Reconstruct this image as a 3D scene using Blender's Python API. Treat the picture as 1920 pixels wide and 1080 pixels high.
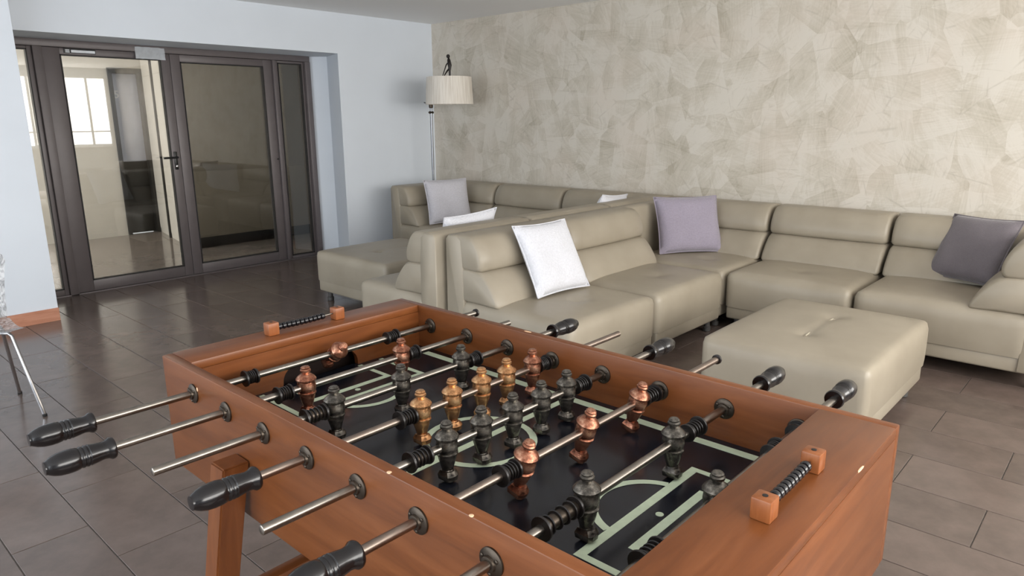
import bpy, bmesh, math, random
from mathutils import Vector, Matrix, Quaternion
random.seed(7)
for o in list(bpy.data.objects): bpy.data.objects.remove(o)
scene = bpy.context.scene
C = scene.collection

# ------------------------------------------------------------------ camera, world, light, exposure
FPX, YAW, PITCH, ROLL, CAMH = 1316.99, .7401, .2356, -.0075, 1.4228
fw = Vector((-math.sin(YAW)*math.cos(PITCH), math.cos(YAW)*math.cos(PITCH), -math.sin(PITCH)))
r0 = Vector((math.cos(YAW), math.sin(YAW), 0)); u0 = r0.cross(fw)
rt = math.cos(ROLL)*r0 + math.sin(ROLL)*u0; up = -math.sin(ROLL)*r0 + math.cos(ROLL)*u0
cam = bpy.data.cameras.new('camera'); cam_o = bpy.data.objects.new('camera', cam); C.objects.link(cam_o)
cam.sensor_width = 36; cam.lens = FPX/1920*36; cam.clip_start = .02
M = Matrix((( rt.x, up.x, -fw.x, 0), (rt.y, up.y, -fw.y, 0), (rt.z, up.z, -fw.z, CAMH), (0, 0, 0, 1)))
cam_o.matrix_world = M
scene.camera = cam_o
def inframe(P, m=0):
    d = Vector(P) - Vector((0, 0, CAMH)); k = d.dot(fw)
    if k < .05: return False
    x = 960 + FPX*d.dot(rt)/k; y = 540 - FPX*d.dot(up)/k
    return -m < x < 1920+m and -m < y < 1080+m

w = bpy.data.worlds.new('World'); scene.world = w; w.use_nodes = True
bg = w.node_tree.nodes['Background']; bg.inputs[0].default_value = (.86, .93, 1, 1); bg.inputs[1].default_value = 2.2
def area(name, loc, rot, sx, sy, power, col):
    l = bpy.data.lights.new(name, 'AREA'); l.shape = 'RECTANGLE'; l.size = sx; l.size_y = sy; l.energy = power; l.color = col
    o = bpy.data.objects.new(name, l); C.objects.link(o); o.location = loc; o.rotation_euler = rot; return o
# daylight entering through the window wall on the right, then two added lights
area('daylight_window_right', (2.23, 2.1, 1.63), (0, math.radians(90), 0), 1.32, 6.3, 250, (1, .965, .92))
area('added_fill_rear', (-2.2, -2.52, 1.3), (math.radians(90), 0, 0), 6.0, 1.9, 80, (.9, .95, 1))  # added fill light behind the camera, no window seen there
area('added_light_corridor', (-8.92, .2, 1.3), (math.radians(90), 0, 0), 1.5, 1.9, 95, (1, .985, .96))  # added to brighten the corridor from its open end, no source seen
vs = scene.view_settings
vs.view_transform = 'Standard'; vs.look = 'None'; vs.gamma = 1; vs.use_curve_mapping = False; vs.exposure = .27

# ------------------------------------------------------------------ materials
def srgb(r, g, b):
    f = lambda c: (c/255/12.92) if c/255 <= .04045 else ((c/255+.055)/1.055)**2.4
    return (f(r), f(g), f(b), 1)
class NT:
    def __init__(s, name):
        s.m = bpy.data.materials.new(name); s.m.use_nodes = True; s.t = s.m.node_tree
        s.p = s.t.nodes['Principled BSDF']; s.out = s.t.nodes['Material Output']
    def n(s, typ, ins=None, **kw):
        x = s.t.nodes.new(typ)
        for k, v in kw.items(): setattr(x, k, v)
        for k, v in (ins or {}).items():
            if hasattr(v, 'is_linked'): s.t.links.new(v, x.inputs[k])
            else: x.inputs[k].default_value = v
        return x
    def link(s, a, b): s.t.links.new(a, b)
    def math(s, op, a, b=0.0): return s.n('ShaderNodeMath', {0: a, 1: b}, operation=op).outputs[0]
    def ramp(s, fac, stops):
        x = s.n('ShaderNodeValToRGB', {0: fac}); e = x.color_ramp.elements
        while len(e) < len(stops): e.new(.5)
        for i, (p, c) in enumerate(stops): e[i].position = p; e[i].color = c
        return x.outputs[0]
    def mix(s, fac, a, b, bt='MIX'):
        x = s.n('ShaderNodeMix', data_type='RGBA', blend_type=bt)
        for i, v in ((0, fac), (6, a), (7, b)):
            if hasattr(v, 'is_linked'): s.t.links.new(v, x.inputs[i])
            else: x.inputs[i].default_value = v
        return x.outputs[2]
    def set(s, **kw):
        al = dict(color='Base Color', rough='Roughness', metal='Metallic', spec='Specular IOR Level', trans='Transmission Weight', coat='Coat Weight', coatr='Coat Roughness', sheen='Sheen Weight', alpha='Alpha', normal='Normal', ior='IOR')
        for k, v in kw.items():
            i = s.p.inputs[al[k]]
            if hasattr(v, 'is_linked'): s.t.links.new(v, i)
            else: i.default_value = v
        return s
    def bump(s, h, strength=.2, dist=.01):
        s.set(normal=s.n('ShaderNodeBump', {'Height': h, 'Strength': strength, 'Distance': dist}).outputs[0])
def coords(t, scale=(1, 1, 1), kind='Object'):
    tc = t.n('ShaderNodeTexCoord'); return t.n('ShaderNodeMapping', {0: tc.outputs[kind], 3: scale}).outputs[0]
def simple(name, col, rough=.5, metal=0, spec=.5, noise=0, nscale=20, bump=0, **kw):
    t = NT(name); t.set(rough=rough, metal=metal, spec=spec, **kw)
    if noise or bump:
        nz = t.n('ShaderNodeTexNoise', {'Vector': coords(t), 'Scale': nscale, 'Detail': 4}).outputs[0]
        a = tuple(c*(1-noise) for c in col[:3])+(1,); b = tuple(min(1, c*(1+noise)) for c in col[:3])+(1,)
        t.set(color=t.ramp(nz, [(.3, a), (.7, b)]))
        if bump: t.bump(nz, bump, .004)
    else: t.set(color=col)
    return t.m
MAT = {}
MAT['white_wall'] = simple('white_wall_paint', srgb(212, 218, 225), .7, noise=.015, nscale=3)
MAT['ceiling'] = simple('ceiling_paint', srgb(238, 238, 238), .8)
MAT['grout'] = simple('grout', srgb(96, 90, 85), .7)
def wood(name, c1, c2, c3, scale, rough=.33, axis=0):
    t = NT(name)
    sc = [22, 22, 22]; sc[axis] = 2.2
    v = coords(t, tuple(s*scale for s in sc))
    n1 = t.n('ShaderNodeTexNoise', {'Vector': v, 'Scale': 1.6, 'Detail': 6, 'Roughness': .6, 'Distortion': .6}).outputs[0]
    n2 = t.n('ShaderNodeTexNoise', {'Vector': coords(t), 'Scale': 5, 'Detail': 3}).outputs[0]
    col = t.ramp(n1, [(.25, c1), (.5, c2), (.78, c3)])
    col = t.mix(t.math('MULTIPLY', n2, .5), col, c1, 'MIX')
    t.set(color=col, rough=rough, spec=.3, coat=.05, coatr=.25); t.bump(n1, .06, .002); return t.m
W1, W2, W3 = srgb(89, 48, 22), srgb(112, 64, 32), srgb(130, 79, 45)
MAT['wood_x'] = wood('table_wood_long_grain', W1, W2, W3, 1, axis=0)
MAT['wood_y'] = wood('table_wood_cross_grain', W1, W2, W3, 1, axis=1)
MAT['wood_z'] = wood('table_wood_upright_grain', W1, W2, W3, 1, axis=2)
MAT['wood_block'] = wood('score_block_wood', srgb(112, 60, 28), srgb(136, 80, 44), srgb(154, 98, 60), 2, axis=2)
MAT['skirt_wood'] = wood('skirting_wood', srgb(165, 108, 82), srgb(190, 136, 110), srgb(202, 150, 126), 1, axis=1, rough=.5)
MAT['goal_dark'] = simple('goal_lining', srgb(40, 24, 18), .7)
def field_mat():
    t = NT('playfield_navy')
    nz = t.n('ShaderNodeTexNoise', {'Vector': coords(t), 'Scale': 30, 'Detail': 5}).outputs[0]
    t.set(color=t.ramp(nz, [(.3, srgb(13, 15, 21)), (.7, srgb(25, 28, 36))]), rough=.22, spec=.4); return t.m
MAT['field'] = field_mat()
MAT['line'] = simple('field_line_paint', srgb(186, 200, 174), .45, noise=.08, nscale=60)
MAT['steel'] = simple('rod_steel', srgb(136, 130, 122), .28, metal=1, noise=.16, nscale=35)
MAT['chrome'] = simple('chrome', srgb(205, 205, 208), .12, metal=1)
MAT['lamp_steel'] = simple('lamp_steel', srgb(128, 130, 134), .3, metal=1)
MAT['pewter'] = simple('flange_metal', srgb(74, 66, 58), .38, metal=.9, noise=.2, nscale=60)
MAT['rubber'] = simple('black_rubber', srgb(22, 18, 17), .38)
MAT['grip'] = simple('black_grip', srgb(18, 16, 17), .2)
MAT['bead'] = simple('black_bead', srgb(14, 14, 18), .18)
def figure_mat(name, a, b, c):
    t = NT(name)
    oi = t.n('ShaderNodeObjectInfo').outputs['Random']
    nz = t.n('ShaderNodeTexNoise', {'Vector': coords(t), 'Scale': 75, 'Detail': 5, 'Roughness': .65}).outputs[0]
    t.set(color=t.ramp(nz, [(.32, a), (.5, b), (.7, c)]), metal=.85, rough=.27)
    t.bump(nz, .5, .002); return t.m
MAT['copper'] = figure_mat('copper_figure', srgb(70, 40, 30), srgb(150, 98, 76), srgb(214, 168, 140))
MAT['bronze'] = figure_mat('brass_copper_figure', srgb(92, 60, 36), srgb(182, 134, 92), srgb(232, 190, 142))
MAT['dark_fig'] = figure_mat('dark_pewter_figure', srgb(30, 29, 28), srgb(84, 80, 74), srgb(150, 144, 134))
def leather():
    t = NT('beige_leather')
    v = coords(t)
    vo = t.n('ShaderNodeTexVoronoi', {'Vector': v, 'Scale': 260}, feature='DISTANCE_TO_EDGE').outputs[0]
    nz = t.n('ShaderNodeTexNoise', {'Vector': v, 'Scale': 4, 'Detail': 3}).outputs[0]
    t.set(color=t.ramp(nz, [(.3, srgb(144, 135, 119)), (.7, srgb(155, 146, 130))]), rough=.42, spec=.45)
    t.bump(t.math('ADD', t.math('MULTIPLY', vo, .4), t.math('MULTIPLY', nz, 2.2)), .1, .004); return t.m
MAT['leather'] = leather()
MAT['piping'] = simple('leather_piping', srgb(176, 168, 150), .4)
MAT['foot'] = simple('sofa_foot', srgb(74, 72, 70), .45)
def fabric(name, c, amt=.12, scale=220, bump=.35):
    t = NT(name); v = coords(t)
    w1 = t.n('ShaderNodeTexNoise', {'Vector': v, 'Scale': scale, 'Detail': 2}).outputs[0]
    w2 = t.n('ShaderNodeTexNoise', {'Vector': v, 'Scale': 9, 'Detail': 4}).outputs[0]
    h = t.math('ADD', w1, t.math('MULTIPLY', w2, .6))
    a = tuple(x*(1-amt) for x in c[:3])+(1,); b = tuple(min(1, x*(1+amt)) for x in c[:3])+(1,)
    t.set(color=t.ramp(t.math('MULTIPLY', h, .62), [(.3, a), (.7, b)]), rough=.9, sheen=.3, spec=.15)
    t.bump(h, bump, .006); return t.m
MAT['cush_white'] = fabric('white_cushion_fabric', srgb(205, 206, 212), .09, 110, .6)
MAT['cush_pale'] = fabric('pale_grey_plush', srgb(186, 184, 190), .1, 90, .5)
MAT['cush_lilac'] = fabric('lilac_grey_velvet', srgb(142, 135, 148), .1, 90, .3)
MAT['cush_dark'] = fabric('slate_grey_weave', srgb(108, 102, 106), .16, 260, .4)
def shade():
    t = NT('lamp_shade_pleats'); v = coords(t)
    tc = t.n('ShaderNodeTexNoise', {'Vector': coords(t, (60, 60, 1.2)), 'Scale': 1, 'Detail': 2}).outputs[0]
    t.set(color=t.ramp(tc, [(.3, srgb(205, 196, 184)), (.7, srgb(228, 222, 212))]), rough=.8); t.bump(tc, .5, .006); return t.m
MAT['shade'] = shade()
MAT['black_iron'] = simple('black_iron', srgb(28, 22, 20), .45, metal=.3)
MAT['frame'] = simple('door_frame_brown', srgb(98, 91, 91), .42, metal=.1, noise=.05, nscale=8)
MAT['gasket'] = simple('door_gasket', srgb(26, 24, 24), .6)
MAT['black'] = simple('black_hardware', srgb(18, 18, 18), .35)
MAT['paper'] = simple('white_paper', srgb(232, 236, 240), .7, noise=.06, nscale=30, bump=.3)
MAT['label_black'] = simple('label_black', srgb(24, 24, 26), .5)
def glass():
    t = NT('door_glass')
    tr = t.n('ShaderNodeBsdfTransparent', {0: (.72, .71, .68, 1)}); gl = t.n('ShaderNodeBsdfGlossy', {0: (1, 1, 1, 1), 1: .01})
    fr = t.n('ShaderNodeFresnel', {0: 1.5})
    mx = t.n('ShaderNodeMixShader', {0: t.math('ADD', t.math('MULTIPLY', fr.outputs[0], 1.3), .02)})
    t.link(tr.outputs[0], mx.inputs[1]); t.link(gl.outputs[0], mx.inputs[2]); t.link(mx.outputs[0], t.out.inputs[0]); return t.m
MAT['glass'] = glass()
def poly():
    t = NT('clear_chair_plastic')
    nz = t.n('ShaderNodeTexNoise', {'Vector': coords(t, (30, 30, 9)), 'Scale': 1.5, 'Detail': 3, 'Distortion': 1.5}).outputs[0]
    tr = t.n('ShaderNodeBsdfTransparent', {0: (.95, .95, .95, 1)})
    t.set(color=t.ramp(nz, [(.35, srgb(120, 118, 116)), (.65, srgb(236, 236, 236))]), rough=.2)
    mx = t.n('ShaderNodeMixShader', {0: .62}); t.link(tr.outputs[0], mx.inputs[1]); t.link(t.p.outputs[0], mx.inputs[2]); t.link(mx.outputs[0], t.out.inputs[0]); return t.m
MAT['poly'] = poly()
def tile_mat(name, a, b, rough, sc=6):
    t = NT(name); oi = t.n('ShaderNodeObjectInfo').outputs['Random']
    nz = t.n('ShaderNodeTexNoise', {'Vector': coords(t), 'Scale': sc, 'Detail': 6, 'Roughness': .65}).outputs[0]
    f = t.math('ADD', t.math('MULTIPLY', nz, .8), t.math('MULTIPLY', t.math('SUBTRACT', oi, .5), .22))
    fine = t.n('ShaderNodeTexNoise', {'Vector': coords(t), 'Scale': 90, 'Detail': 3}).outputs[0]
    t.set(color=t.ramp(f, [(.2, a), (.65, b)]), rough=rough, spec=.5)
    t.bump(fine, .05, .002); return t.m
MAT['tile'] = tile_mat('dark_floor_tile', srgb(84, 73, 67), srgb(110, 96, 89), .2)
MAT['cor_floor'] = tile_mat('corridor_floor', srgb(128, 119, 112), srgb(150, 140, 132), .1)
MAT['cor_wall'] = simple('corridor_wall_paint', srgb(146, 138, 124), .6, noise=.08, nscale=1.5)
MAT['cor_tile'] = simple('corridor_cream_tile', srgb(214, 209, 200), .35, noise=.03, nscale=3)
MAT['cor_dark'] = simple('corridor_dark_frame', srgb(16, 16, 17), .55)
MAT['cor_door'] = simple('corridor_grey_door', srgb(176, 182, 202), .35, noise=.05, nscale=4)
def wallpaper():
    t = NT('feathered_wallpaper')
    tc = t.n('ShaderNodeTexCoord').outputs['Object']
    base = t.n('ShaderNodeMapping', {0: tc, 3: (1, 1, 1)}).outputs[0]
    val = None
    for k, (scl, off, rot, stretch, wgt) in enumerate([(5.2, 0, .5, (1, 0, .45), .34), (5.8, 7.3, -.7, (.45, 0, 1), .30), (7.6, 3.1, 1.2, (1, 0, .5), .22), (10.5, 11.7, .1, (.5, 0, 1), .14)]):
        p = t.n('ShaderNodeMapping', {0: base, 1: (off, 0, off*.7), 2: (0, rot, 0), 3: stretch}).outputs[0]
        v = t.n('ShaderNodeTexVoronoi', {'Vector': p, 'Scale': scl, 'Randomness': 1.0})
        rnd = t.n('ShaderNodeSeparateColor', {0: v.outputs['Color']})
        ang = t.math('MULTIPLY', rnd.outputs[0], 6.283)
        q = t.n('ShaderNodeVectorMath', {0: p, 1: v.outputs['Position']}, operation='SUBTRACT').outputs[0]
        s = t.n('ShaderNodeSeparateXYZ', {0: q})
        u = t.math('ADD', t.math('MULTIPLY', s.outputs[0], t.math('COSINE', ang)), t.math('MULTIPLY', s.outputs[2], t.math('SINE', ang)))
        vv = t.math('SUBTRACT', t.math('MULTIPLY', s.outputs[2], t.math('COSINE', ang)), t.math('MULTIPLY', s.outputs[0], t.math('SINE', ang)))
        cv = t.n('ShaderNodeCombineXYZ', {0: t.math('MULTIPLY', u, 95), 1: t.math('MULTIPLY', vv, 4), 2: ang}).outputs[0]
        st = t.n('ShaderNodeTexNoise', {'Vector': cv, 'Scale': 1, 'Detail': 2}).outputs[0]
        e = t.math('ADD', t.math('MULTIPLY', st, 1.05), t.math('ADD', t.math('MULTIPLY', rnd.outputs[1], .22), t.math('ADD', t.math('MULTIPLY', u, 4.0), 0)))
        e = t.math('MULTIPLY', e, wgt)
        val = e if val is None else t.math('ADD', val, e)
    col = t.ramp(val, [(.28, srgb(172, 164, 149)), (.42, srgb(184, 177, 163)), (.58, srgb(192, 185, 172)), (.78, srgb(202, 196, 185))])
    big = t.n('ShaderNodeTexNoise', {'Vector': base, 'Scale': 2.3, 'Detail': 2}).outputs[0]
    col = t.mix(t.ramp(big, [(.45, (0, 0, 0, 1)), (.7, (.3, .3, .3, 1))]), col, srgb(204, 190, 176))
    for scl, rot, stretch in ((4.4, .9, (.4, 0, 1)), (5.0, -.35, (1, 0, .4))):
        p = t.n('ShaderNodeMapping', {0: base, 1: (scl, 0, 2.2), 2: (0, rot, 0), 3: stretch}).outputs[0]
        de = t.n('ShaderNodeTexVoronoi', {'Vector': p, 'Scale': scl}, feature='DISTANCE_TO_EDGE').outputs['Distance']
        nm = t.n('ShaderNodeTexNoise', {'Vector': base, 'Scale': 7+scl, 'Detail': 1}).outputs[0]
        ln = t.math('MULTIPLY', t.ramp(de, [(.0, (1, 1, 1, 1)), (.02, (0, 0, 0, 1))]), t.ramp(nm, [(.45, (0, 0, 0, 1)), (.66, (.34, .34, .34, 1))]))
        col = t.mix(ln, col, srgb(152, 144, 130))
    t.set(color=col, rough=.62, spec=.3); t.bump(val, .35, .006); return t.m
MAT['wallpaper'] = wallpaper()

# ------------------------------------------------------------------ mesh helpers
def finish(bm, name, mat, parent=None, smooth=True, ang=35):
    bmesh.ops.recalc_face_normals(bm, faces=bm.faces)
    me = bpy.data.meshes.new(name); bm.to_mesh(me); bm.free()
    if smooth:
        for p in me.polygons: p.use_smooth = True
        me.set_sharp_from_angle(angle=math.radians(ang))
    o = bpy.data.objects.new(name, me); C.objects.link(o)
    me.materials.append(MAT[mat] if isinstance(mat, str) else mat)
    if parent: o.parent = parent
    return o
def tag(o, label=None, cat=None, group=None, kind=None):
    for k, v in (('label', label), ('category', cat), ('group', group), ('kind', kind)):
        if v: o[k] = v
    return o
def thing(name, label, cat, loc=(0, 0, 0), rotz=0, group=None):
    o = bpy.data.objects.new(name, None); C.objects.link(o); o.location = loc; o.rotation_euler = (0, 0, rotz); o.empty_display_size = .05
    return tag(o, label, cat, group)
def box(bm, x0, x1, y0, y1, z0, z1, bev=0, seg=2):
    r = bmesh.ops.create_cube(bm, size=1)
    for v in r['verts']: v.co = Vector((x0+(v.co.x+.5)*(x1-x0), y0+(v.co.y+.5)*(y1-y0), z0+(v.co.z+.5)*(z1-z0)))
    if bev:
        es = list({e for v in r['verts'] for e in v.link_edges}); bmesh.ops.bevel(bm, geom=es, offset=bev, segments=seg, profile=.5, affect='EDGES')
def boxo(name, b, mat, parent=None, bev=.002, seg=2, **kw):
    bm = bmesh.new(); box(bm, *b, bev=bev, seg=seg); return finish(bm, name, mat, parent, **kw)
def lathe(bm, prof, n=20, axis='Z', org=(0, 0, 0)):
    rings = []
    org = Vector(org)
    for (r, h) in prof:
        ring = []
        for i in range(n):
            a = 2*math.pi*i/n; c, s = r*math.cos(a), r*math.sin(a)
            co = {'Z': (c, s, h), 'Y': (c, h, s), 'X': (h, c, s)}[axis]
            ring.append(bm.verts.new(org+Vector(co)))
        rings.append(ring)
    for a, b in zip(rings, rings[1:]):
        for i in range(n): bm.faces.new((a[i], a[(i+1) % n], b[(i+1) % n], b[i]))
    bm.faces.new(rings[0]); bm.faces.new(list(reversed(rings[-1])))
def tube(bm, pts, rad, n=10):
    pts = [Vector(p) for p in pts]; rings = []
    rads = rad if isinstance(rad, (list, tuple)) else [rad]*len(pts)
    prev = None
    for i, p in enumerate(pts):
        d = (pts[min(i+1, len(pts)-1)]-pts[max(i-1, 0)]).normalized()
        if prev is None: a = d.orthogonal().normalized()
        else: a = (prev-d*prev.dot(d)).normalized()
        prev = a; b = d.cross(a)
        rings.append([bm.verts.new(p+rads[i]*(math.cos(2*math.pi*k/n)*a+math.sin(2*math.pi*k/n)*b)) for k in range(n)])
    for a, b in zip(rings, rings[1:]):
        for k in range(n): bm.faces.new((a[k], a[(k+1) % n], b[(k+1) % n], b[k]))
    bm.faces.new(rings[0]); bm.faces.new(list(reversed(rings[-1])))
def prism(bm, poly, f0, f1):            # poly of 2D points; f0/f1 map a 2D point to the two end positions
    a = [bm.verts.new(f0(*p)) for p in poly]; b = [bm.verts.new(f1(*p)) for p in poly]; n = len(poly)
    for i in range(n): bm.faces.new((a[i], a[(i+1) % n], b[(i+1) % n], b[i]))
    fa = bm.faces.new(a); fb = bm.faces.new(list(reversed(b)))
    return fa, fb
def chaikin(p, k=2):
    for _ in range(k):
        q = []
        for i in range(len(p)):
            a, b = p[i], p[(i+1) % len(p)]
            q += [(a[0]*.78+b[0]*.22, a[1]*.78+b[1]*.22), (a[0]*.22+b[0]*.78, a[1]*.22+b[1]*.78)]
        p = q
    return p
def softblock(bm, x0, x1, y0, y1, z0, z1, r=.04, crown=.02, tufts=(), seam=None, nx=26, nz=6, side=.008):
    """upholstered block: rounded box with crowned top, dimples at tufts, crease along seam"""
    dx, dy, dz = x1-x0, y1-y0, z1-z0
    def grid(o, u, v, nu, nv):
        vs_ = [[bm.verts.new(o+u*(i/nu)+v*(j/nv)) for j in range(nv+1)] for i in range(nu+1)]
        for i in range(nu):
            for j in range(nv): bm.faces.new((vs_[i][j], vs_[i+1][j], vs_[i+1][j+1], vs_[i][j+1]))
    O = Vector((x0, y0, z0)); X, Y, Z = Vector((dx, 0, 0)), Vector((0, dy, 0)), Vector((0, 0, dz))
    before = set(bm.verts)
    grid(O+Z, X, Y, nx, nx); grid(O, X, Y, nx, nx)
    for o in (O, O+Y): grid(o, X, Z, nx, nz)
    for o in (O, O+X): grid(o, Y, Z, nx, nz)
    new = [v for v in bm.verts if v not in before]
    bmesh.ops.remove_doubles(bm, verts=new, dist=1e-5)
    new = [v for v in bm.verts if v not in before]
    for v in new:
        p = v.co.copy()
        # warp the parameter so the rounded rims get enough vertices
        c = Vector((min(max(p.x, x0+r), x1-r), min(max(p.y, y0+r), y1-r), min(max(p.z, z0+r*.4), z1-r)))
        d = p-c
        if d.length > 1e-9:
            lim = r if p.z > z0+dz*.5 else r
            v.co = c+d.normalized()*min(lim, max(d.length, 0)) if d.length > 0 else p
        u = 2*(p.x-x0)/dx-1; q = 2*(p.y-y0)/dy-1; h = (p.z-z0)/dz
        cr = (1-u**4)*(1-q**4)
        if h > .55:
            k = (h-.55)/.45
            v.co.z += crown*cr*k
            if h > .98:
                for (tx, ty, td, tr) in tufts:
                    dd = math.hypot(p.x-tx, p.y-ty); v.co.z -= td*math.exp(-(dd/tr)**1.3)
                if seam:
                    (ax, ay), (bx, by), sd = seam
                    L = math.hypot(bx-ax, by-ay); tt = ((p.x-ax)*(bx-ax)+(p.y-ay)*(by-ay))/L/L
                    tt = min(1, max(0, tt)); dd = math.hypot(p.x-ax-tt*(bx-ax), p.y-ay-tt*(by-ay)); v.co.z -= sd*math.exp(-(dd/.018)**2)
        sb = math.sin(math.pi*min(1, max(0, h)))*side
        if abs(u) > .999: v.co.x += sb*(1 if u > 0 else -1)*(1-q**4)
        if abs(q) > .999: v.co.y += sb*(1 if q > 0 else -1)*(1-u**4)

# ------------------------------------------------------------------ room shell
XD, X0, XP, Y1, ZC, ZD, YD = -6.654, -6.12, -5.87, 5.425, 2.44, 2.063, 4.18
XR, YR = 2.2, -2.5
def struct(name, b, mat, label, cat, bev=0):
    o = boxo(name, b, mat, None, bev=bev, smooth=False); return tag(o, label, cat, None, 'structure')
floor = struct('floor', (XD, XR, YR, Y1, -.06, -.004), 'grout', 'dark brown tiled floor of the games lounge', 'floor')
struct('ceiling', (-6.7, XR+.1, YR-.1, Y1+.1, ZC, ZC+.1), 'ceiling', 'plain white ceiling above the lounge', 'ceiling')
struct('wall_back', (-6.3, XR+.1, Y1, Y1+.12, -.06, ZC+.1), 'wallpaper', 'wall with beige feathered wallpaper behind the sofas', 'wall')
# left wall: right piece, header and the projecting pillar piece, each a separate box of the same wall
bm = bmesh.new()
prism(bm, [(XD-.1, YD), (XD, YD), (-6.505, 4.322), (X0, 4.194), (X0, Y1+.12), (XD-.1, Y1+.12)], lambda x, y: Vector((x, y, -.06)), lambda x, y: Vector((x, y, ZC+.1)))
prism(bm, [(XD-.1, 1.30), (X0, 1.30), (X0, 4.194), (-6.505, 4.322), (XD, YD), (XD-.1, YD)], lambda x, y: Vector((x, y, ZD)), lambda x, y: Vector((x, y, ZC+.1)))
wl = tag(finish(bm, 'wall_left', 'white_wall', smooth=False), 'white painted wall and header around the glass doors', 'wall', None, 'structure')
pil = struct('wall_front', (XD-.1, XP, YR-.1, 1.445, -.06, ZC+.1), 'white_wall', 'white projecting wall at the left of the glass doors', 'wall')
bb = struct('baseboard_front', (XP, XP+.014, YR, 1.447, 0, .095), 'skirt_wood', 'reddish wooden skirting at the foot of the white projecting wall', 'baseboard', .002)
struct('baseboard_left', (X0, X0+.014, YD, Y1, 0, .095), 'skirt_wood', 'wooden skirting behind the far sofa', 'baseboard', .002)
# window wall on the right and rear wall, outside the picture: openings with frames
def wall_with_window(name, axis, pos, a0, a1, o0, o1, z0, z1, label):
    bm = bmesh.new()
    def b(s0, s1, q0, q1):
        if axis == 'X': box(bm, pos, pos+.1, s0, s1, q0, q1)
        else: box(bm, s0, s1, pos-.1, pos, q0, q1)
    b(a0, o0, -.06, ZC+.1); b(o1, a1, -.06, ZC+.1); b(o0, o1, -.06, z0); b(o0, o1, z1, ZC+.1)
    return tag(finish(bm, name, 'white_wall', smooth=False), label, 'wall', None, 'structure')
wall_with_window('wall_right', 'X', XR, YR-.1, Y1+.12, -1.05, 5.25, .97, 2.29, 'window wall on the right side of the lounge')
wall_with_window('wall_rear', 'Y', YR, XD, XR, -5.25, .85, .33, 2.27, 'rear wall with a wide opening added for the fill light')  # opening put in for the added rear fill light

# floor tiles, 0.6 x 0.3 in half bond
rows = [-2.5+.2906*k for k in range(0, 11)]
rows = [r for r in rows if r < .6] + [.645, .935, 1.225, 1.515, 1.805, 2.07, 2.335, 2.60, 2.91, 3.22, 3.53, 3.84, 4.15, 4.46, 4.77, 5.08, Y1]
cover = [(-2.95, -.1, 4.55, 5.5), (-2.95, -2.1, 2.75, 5.5), (-3.7, -2.99, 2.75, 5.5), (-5.6, -3, 4.6, 5.5), (-4.85, -4.05, 3.1, 3.85), (-1.5, -.8, 3.1, 3.85)]
rest = bmesh.new(); tiles = []
G = .0018
def tile_bm(bm, x0, x1, y0, y1): box(bm, x0+G, x1-G, y0+G, y1-G, -.0035, 0, bev=.0012, seg=1)
def px_size(cx, cy): return 1/max(.3, math.hypot(cx, cy))
cand = []
for k, (ya, yb) in enumerate(zip(rows, rows[1:])):
    nb = rows.index(2.60)
    off = -.28 if (k-nb) % 2 == 0 else -.60
    if k-nb == 2: off = -.28
    x = off-.6*11
    while x < XR:
        xa, xb = max(x, XD), min(x+.6, XR)
        if xb-xa > .02:
            cx, cy = (xa+xb)/2, (ya+yb)/2
            hid = any(a < cx < b and c < cy < d for a, b, c, d in cover)
            vis = not hid and any(inframe((qx, qy, 0), 0) for qx in (xa, cx, xb) for qy in (ya, cy, yb))
            cand.append((vis, xa, xb, ya, yb))
        x += .6
visn = sorted([c for c in cand if c[0]], key=lambda c: math.hypot((c[1]+c[2])/2, (c[3]+c[4])/2))
keep = set(visn[:290])
cache = {}
for c in cand:
    _, xa, xb, ya, yb = c
    if c in keep:
        key = (round(xb-xa, 4), round(yb-ya, 4))
        if key not in cache:
            bm = bmesh.new(); tile_bm(bm, -(xb-xa)/2, (xb-xa)/2, -(yb-ya)/2, (yb-ya)/2)
            o = finish(bm, 'floor_tile', 'tile', floor, smooth=False); cache[key] = o.data
        else:
            o = bpy.data.objects.new('floor_tile', cache[key]); C.objects.link(o); o.parent = floor
        o.location = ((xa+xb)/2, (ya+yb)/2, 0)
    else: tile_bm(rest, xa, xb, ya, yb)
tag(finish(rest, 'hidden_floor_tiles', 'tile', floor, smooth=False), kind='stuff')

# ------------------------------------------------------------------ corridor behind the glass
XF, XN = -9.76, -8.06
struct('floor_corridor', (-10.6, XD, .1, 6.4, -.06, 0), 'cor_floor', 'polished dark floor of the corridor behind the glass', 'floor')
struct('ceiling_corridor', (-10.6, XD-.1, .1, 6.4, 2.5, 2.6), 'ceiling', 'corridor ceiling behind the glass doors', 'ceiling')
WY0, WY1, WZ0, WZ1 = 2.20, 3.24, 1.13, 1.97
DY0, DY1, DZ = 3.33, 3.71, 2.06
bm = bmesh.new()
box(bm, XF-.15, XF, .1, WY1, 0, 2.5)
box(bm, XF-.15, XF, WY1, DY0, 0, 2.5); box(bm, XF-.15, XF, DY0, DY1, DZ, 2.5); box(bm, XF-.15, XF, DY1, 3.9, 0, 2.5)
tag(finish(bm, 'wall_corridor_far', 'cor_tile', smooth=False), 'cream wall at the far side of the corridor behind the left leaf', 'wall', None, 'structure')
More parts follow.
